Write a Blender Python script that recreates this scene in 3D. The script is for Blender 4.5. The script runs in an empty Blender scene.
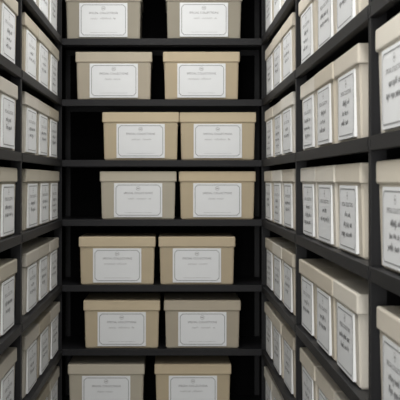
import bpy, bmesh, math, random
from mathutils import Matrix, Vector
random.seed(7)
sc = bpy.context.scene
F = 1037.0; D = 5.40; CZ = 1.6
PX = F / D

def lin(c):
    return tuple(((v/255)/12.92 if v/255 <= .04045 else ((v/255+.055)/1.055)**2.4) for v in c) + (1,)

# ---------------- materials ----------------
def mat(name, rgb, rough=.6, noise=0.0, nscale=20, bump=0.0, bscale=200, objcol=False, spec=.3, gain=1.0):
    m = bpy.data.materials.new(name); m.use_nodes = True
    nt = m.node_tree; b = nt.nodes['Principled BSDF']
    b.inputs['Roughness'].default_value = rough
    b.inputs['Specular IOR Level'].default_value = spec
    tc = nt.nodes.new('ShaderNodeTexCoord')
    if objcol:
        oi = nt.nodes.new('ShaderNodeObjectInfo'); src = oi.outputs['Color']
    else:
        r = nt.nodes.new('ShaderNodeRGB'); r.outputs[0].default_value = lin(rgb); src = r.outputs[0]
    n = nt.nodes.new('ShaderNodeTexNoise'); n.inputs['Scale'].default_value = nscale
    n.inputs['Detail'].default_value = 4
    nt.links.new(tc.outputs['Object'], n.inputs['Vector'])
    mr = nt.nodes.new('ShaderNodeMapRange')
    mr.inputs['To Min'].default_value = gain*(1-noise); mr.inputs['To Max'].default_value = gain*(1+noise)
    nt.links.new(n.outputs['Fac'], mr.inputs['Value'])
    mx = nt.nodes.new('ShaderNodeVectorMath'); mx.operation = 'MULTIPLY'
    nt.links.new(src, mx.inputs[0]); nt.links.new(mr.outputs[0], mx.inputs[1])
    nt.links.new(mx.outputs[0], b.inputs['Base Color'])
    if bump:
        n2 = nt.nodes.new('ShaderNodeTexNoise'); n2.inputs['Scale'].default_value = bscale
        nt.links.new(tc.outputs['Object'], n2.inputs['Vector'])
        bp = nt.nodes.new('ShaderNodeBump'); bp.inputs['Strength'].default_value = bump
        bp.inputs['Distance'].default_value = .002
        nt.links.new(n2.outputs['Fac'], bp.inputs['Height'])
        nt.links.new(bp.outputs[0], b.inputs['Normal'])
    return m
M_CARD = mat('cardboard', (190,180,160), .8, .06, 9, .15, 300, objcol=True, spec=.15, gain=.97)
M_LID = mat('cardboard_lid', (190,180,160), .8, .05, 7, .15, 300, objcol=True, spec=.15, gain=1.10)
M_LABEL = mat('label_paper', (226,228,229), .7, .03, 12, spec=.2)
M_INK = mat('label_ink', (125,124,126), .8, .1, 40)
M_BORD = mat('label_border', (138,139,140), .8, .1, 40)
M_INKL = mat('label_ink_faint', (168,168,168), .8, .1, 40)
M_INKD = mat('label_ink_marker', (86,86,89), .8, .1, 40)
M_STEEL = mat('black_shelf_steel', (24,24,26), .5, .12, 6, .1, 400, spec=.25)
M_BACK = mat('shelf_back_panel', (9,9,10), .85, .1, 6, spec=.08)
M_WALL = mat('wall_paint', (170,170,166), .9, .04, 3, .1, 80)
M_CEIL = mat('ceiling_paint', (205,205,202), .9, .03, 3, .1, 80)
M_FLOOR = mat('floor_vinyl', (105,103,99), .45, .12, 14, .05, 60)

# ---------------- helpers ----------------
def add_box(bm, x0,x1,y0,y1,z0,z1, mi=0, bevel=0):
    r = bmesh.ops.create_cube(bm, size=1.0)
    vs = r['verts']
    for v in vs:
        v.co = Vector(((x0+x1)/2+v.co.x*(x1-x0), (y0+y1)/2+v.co.y*(y1-y0), (z0+z1)/2+v.co.z*(z1-z0)))
    fs = set(f for v in vs for f in v.link_faces)
    for f in fs: f.material_index = mi
    if bevel:
        es = list(set(e for v in vs for e in v.link_edges))
        rr = bmesh.ops.bevel(bm, geom=es, offset=bevel, segments=2, affect='EDGES', profile=.5)
        for f in rr['faces']: f.material_index = mi
    return vs

def quad(bm, pts, mi):
    vs = [bm.verts.new(p) for p in pts]
    f = bm.faces.new(vs); f.material_index = mi
    return f

def text_into(bm, body, size, cx, cz, y, mi, bold=0.0, sx=1.0):
    cu = bpy.data.curves.new('t', 'FONT'); cu.body = body; cu.size = size
    cu.align_x = 'CENTER'; cu.align_y = 'CENTER'; cu.offset = bold; cu.resolution_u = 2
    ob = bpy.data.objects.new('t', cu); sc.collection.objects.link(ob)
    dg = bpy.context.evaluated_depsgraph_get()
    me = bpy.data.meshes.new_from_object(ob.evaluated_get(dg))
    tb = bmesh.new(); tb.from_mesh(me)
    mp = {}
    for v in tb.verts:
        mp[v] = bm.verts.new((cx+v.co.x*sx, y, cz+v.co.y))
    for f in tb.faces:
        try:
            nf = bm.faces.new([mp[v] for v in f.verts]); nf.material_index = mi
            nf.normal_update()
            if nf.normal.y > 0: nf.normal_flip()
        except ValueError: pass
    tb.free()
    bpy.data.objects.remove(ob); bpy.data.curves.remove(cu); bpy.data.meshes.remove(me)

def ribbon(bm, pts, w, y, mi):
    for (x0,z0),(x1,z1) in zip(pts, pts[1:]):
        dx,dz = x1-x0, z1-z0; L = math.hypot(dx,dz) or 1e-6
        nx,nz = -dz/L*w/2, dx/L*w/2
        f = quad(bm, [(x0-nx,y,z0-nz),(x1-nx,y,z1-nz),(x1+nx,y,z1+nz),(x0+nx,y,z0+nz)], mi)
        f.normal_update()
        if f.normal.y > 0: f.normal_flip()

def scribble(bm, cx, cz, width, h, rng, y, mi, w=.0018):
    x = cx-width/2
    while x < cx+width/2-.01:
        wl = rng.uniform(.03,.06); wl = min(wl, cx+width/2-x)
        n = max(4, int(wl/.0048)); pts=[]
        for i in range(n+1):
            a = h*(.5 if i%2 else -.5)*rng.uniform(.5,1.0)
            if rng.random()<.15: a *= 1.9
            pts.append((x+wl*i/n+rng.uniform(-.001,.001), cz+a))
        ribbon(bm, pts, w, y, mi)
        x += wl+rng.uniform(.008,.014)

BW, BH, BD, LH = .400, .250, .38, .054
def make_box_mesh(name, seed, side):
    rng = random.Random(seed)
    bm = bmesh.new()
    vs = add_box(bm, -BW/2+.005, BW/2-.005, .005, BD-.005, 0, BH-.012, 0)
    for v in vs:
        if v.co.z < .01:
            v.co.x *= .972; v.co.y += .006 if v.co.y < .1 else -.006
    es = list(set(e for v in vs for e in v.link_edges))
    bmesh.ops.bevel(bm, geom=es, offset=.005, segments=3, affect='EDGES')
    add_box(bm, -BW/2, BW/2, 0, BD, BH-LH, BH, 4, bevel=.005)
    for s in (-1,1):
        xx = s*(BW/2+.0006)
        add_box(bm, min(xx,xx-s*.002), max(xx,xx-s*.002), .006, .05, BH-LH+.004, BH-.006, 4)
    lw, lh, cz = (.252,.178,.100) if not side else (.270,.180,.100)
    yl = .0025
    add_box(bm, -lw/2, lw/2, yl, .014, cz-lh/2, cz+lh/2, 1)
    yb = yl-.0006
    a, b, c = lw/2-.010, lh/2-.010, .013
    P = [(-a+c,cz-b),(a-c,cz-b),(a,cz-b+c),(a,cz+b-c),(a-c,cz+b),(-a+c,cz+b),(-a,cz+b-c),(-a,cz-b+c),(-a+c,cz-b)]
    ribbon(bm, P, .0028, yb, 6)
    ez = cz+lh/2-.028
    ring = [(.010*math.cos(t*math.pi/6), ez+.010*math.sin(t*math.pi/6)) for t in range(13)]
    ribbon(bm, ring, .002, yb, 3)
    ribbon(bm, [(-.006,ez),(.006,ez)], .005, yb, 3)
    text_into(bm, 'SPECIAL COLLECTIONS', .0145 if not side else .0165, 0, ez-.025, yb, 2, 0)
    n = rng.choice([1,1,2]) if not side else rng.choice([2,2,3])
    z = ez-.054
    for i in range(n):
        wd = rng.uniform(.08,.15) if not side else rng.uniform(.09,.17)
        scribble(bm, rng.uniform(-.01,.01), z, wd, .009 if not side else .014, rng, yb, 5 if side else 3, .0016 if not side else .0024)
        z -= .022 if not side else .027
    if not side:
        ribbon(bm, [(-.07,cz-lh/2+.024),(.07,cz-lh/2+.024)], .0012, yb, 3)
    me = bpy.data.meshes.new(name); bm.to_mesh(me); bm.free()
    for m in (M_CARD,M_LABEL,M_INK,M_INKL,M_LID,M_INKD,M_BORD): me.materials.append(m)
    return me
BACKM = [make_box_mesh('box_back_%d'%i, i, False) for i in range(5)]
SIDEM = [make_box_mesh('box_side_%d'%i, 50+i, True) for i in range(9)]

def place_box(me, loc, rz, col):
    o = bpy.data.objects.new('archive_box', me); sc.collection.objects.link(o)
    o.location = loc; o.rotation_euler = (0,0,rz); o.color = lin(col)
    return o

# ---------------- shelving ----------------
def zpx(y): return CZ-(y-180)/PX
levels = [zpx(y) for y in (-22.5, 38.5, 99.5, 160, 219.5, 285, 349, 413)] + [.06]
TOP = levels[0]+.02
SH = .034

def shelf_unit(width, depth, cap, pw=.03, back=True):
    bm = bmesh.new()
    for x0 in (0, width-pw):
        add_box(bm, x0, x0+pw, 0, .004, 0, cap, 0)
        xi = x0 if x0==0 else width-.004
        add_box(bm, xi, xi+.004, .004, .04, 0, cap, 0)
        add_box(bm, x0, x0+pw, depth-.004, depth, 0, cap, 0)
        add_box(bm, xi, xi+.004, depth-.04, depth-.004, 0, cap, 0)
        add_box(bm, xi+.001, xi+.003, .04, depth-.04, .03, cap-.01, 1)
    for z in levels:
        add_box(bm, .005, width-.005, .0045, depth-.006, z-.004, z, 0)
        add_box(bm, .005, width-.005, -.003, .0045, z-SH, z, 0, bevel=.001)
        add_box(bm, .005, width-.005, .0045, .018, z-SH, z-SH+.003, 0)
        add_box(bm, .005, width-.005, depth-.01, depth-.006, z-SH, z-.004, 0)
        for xx in (.006, width-.026):
            add_box(bm, xx, xx+.02, -.004, -.003, z-SH+.008, z-.008, 0)
        add_box(bm, .02, width-.02, depth*.5-.02, depth*.5+.02, z-.018, z-.004, 0)
    if back:
        add_box(bm, .004, width-.004, depth-.003, depth-.001, .03, cap-.01, 1)
    me = bpy.data.meshes.new('shelving_unit'); bm.to_mesh(me); bm.free()
    me.materials.append(M_STEEL); me.materials.append(M_BACK)
    return me

XR, XL = .474, -.568
ub = bpy.data.objects.new('shelving_unit', shelf_unit(1.10, .46, TOP+.3))
sc.collection.objects.link(ub); ub.location = (-.598, D, 0)
S = 1.460
side_me = shelf_unit(S-.002, .44, TOP+.3, pw=.013)
ends = [D-.006 - i*S for i in range(4)]
for i in range(3):
    o = bpy.data.objects.new('shelving_unit', side_me); sc.collection.objects.link(o)
    o.rotation_euler = (0,0,-math.pi/2); o.location = (XR, ends[i], 0)
    o = bpy.data.objects.new('shelving_unit', side_me); sc.collection.objects.link(o)
    o.rotation_euler = (0,0,math.pi/2); o.location = (XL, ends[i]-S+.002, 0)

# ---------------- boxes ----------------
tan=(190,176,150); tan2=(184,170,145); grey=(180,173,157); grey2=(175,166,149); dim=(158,152,138)  # last tone: upper row's dimmer light put into the box colour
rows = [(1,[(103,dim),(204,dim)]),(2,[(113.5,grey2),(201.5,tan2)]),(3,[(140.5,tan),(218,tan)]),
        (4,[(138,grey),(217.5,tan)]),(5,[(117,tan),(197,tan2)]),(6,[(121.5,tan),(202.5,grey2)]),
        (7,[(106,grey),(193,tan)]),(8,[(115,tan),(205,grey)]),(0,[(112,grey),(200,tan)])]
k=0
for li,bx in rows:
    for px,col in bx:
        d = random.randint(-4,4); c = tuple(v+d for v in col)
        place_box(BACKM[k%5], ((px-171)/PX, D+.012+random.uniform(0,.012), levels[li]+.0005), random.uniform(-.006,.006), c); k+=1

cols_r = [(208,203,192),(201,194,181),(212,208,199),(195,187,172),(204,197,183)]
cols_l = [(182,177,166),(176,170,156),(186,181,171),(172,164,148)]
for li,z in enumerate(levels):
    for i in range(3):
        for side in (1,-1):
            y = ends[i]-.0165-random.uniform(0,.014)
            for j in range(3):
                yc = y-BW/2
                rec = .007+random.uniform(0,.006)
                x = XR+rec if side==1 else XL-rec
                rz = (-math.pi/2 if side==1 else math.pi/2)+random.uniform(-.006,.006)
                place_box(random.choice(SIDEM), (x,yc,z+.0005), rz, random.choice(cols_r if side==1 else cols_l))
                y -= BW+random.uniform(.006,.022)

# ---------------- room ----------------
def slab(name, x0,x1,y0,y1,z0,z1, m):
    bm = bmesh.new(); add_box(bm,x0,x1,y0,y1,z0,z1)
    me = bpy.data.meshes.new(name); bm.to_mesh(me); bm.free(); me.materials.append(m)
    o = bpy.data.objects.new(name, me); sc.collection.objects.link(o); return o
H = 3.25
slab('floor', -1.4,1.4,-3.5,6.1,-.1,0, M_FLOOR)
slab('ceiling', -1.4,1.4,-3.5,6.1,H,H+.1, M_CEIL)
slab('wall_back', -1.4,1.4,5.9,6.0,0,H, M_WALL)
slab('wall_left', -1.3,-1.2,-3.5,5.9,0,H, M_WALL)
slab('wall_right', 1.1,1.2,-3.5,5.9,0,H, M_WALL)

M_TUBE = bpy.data.materials.new('lamp_diffuser'); M_TUBE.use_nodes=True
b=M_TUBE.node_tree.nodes['Principled BSDF']; b.inputs['Emission Color'].default_value=(1,.98,.95,1); b.inputs['Emission Strength'].default_value=3
for yy,e in ((4.2,21),(1.9,30),(-.6,30)):
    bm=bmesh.new()
    add_box(bm,-.2,.1,yy-.6,yy+.6,H-.05,H-.001,0,bevel=.004)
    add_box(bm,-.18,.08,yy-.58,yy+.58,H-.056,H-.05,1)
    me=bpy.data.meshes.new('ceiling_light'); bm.to_mesh(me); bm.free(); me.materials.append(M_CEIL); me.materials.append(M_TUBE)
    o=bpy.data.objects.new('ceiling_light',me); sc.collection.objects.link(o)
    l=bpy.data.lights.new('ceiling_lamp','AREA'); l.shape='RECTANGLE'; l.size=.5; l.size_y=1.2; l.energy=e; l.color=(1,.985,.965)
    lo=bpy.data.objects.new('ceiling_lamp',l); sc.collection.objects.link(lo); lo.location=(-.05,yy,H-.08)
l=bpy.data.lights.new('fill_light','AREA'); l.shape='RECTANGLE'; l.size=1.2; l.size_y=2.2; l.energy=92; l.color=(1,.99,.975)  # unseen fill lamp added behind the camera to even out the shelves
lo=bpy.data.objects.new('fill_light',l); sc.collection.objects.link(lo); lo.location=(-.55,-2.2,1.6)
lo.rotation_euler=(math.radians(90),0,math.radians(-9))

w=bpy.data.worlds.new('World'); sc.world=w; w.use_nodes=True
w.node_tree.nodes['Background'].inputs[0].default_value=(.97,.98,1,1); w.node_tree.nodes['Background'].inputs[1].default_value=.7

cam=bpy.data.cameras.new('camera'); co=bpy.data.objects.new('camera',cam); sc.collection.objects.link(co)
co.location=(0,0,CZ); co.rotation_euler=(math.radians(90),0,0)
cam.sensor_width=36; cam.lens=F/400*36; cam.shift_x=29/400; cam.shift_y=-20/400; cam.clip_start=.05
cam.dof.use_dof=True; cam.dof.focus_distance=4.0; cam.dof.aperture_fstop=11
sc.camera=co
sc.view_settings.view_transform='Standard'
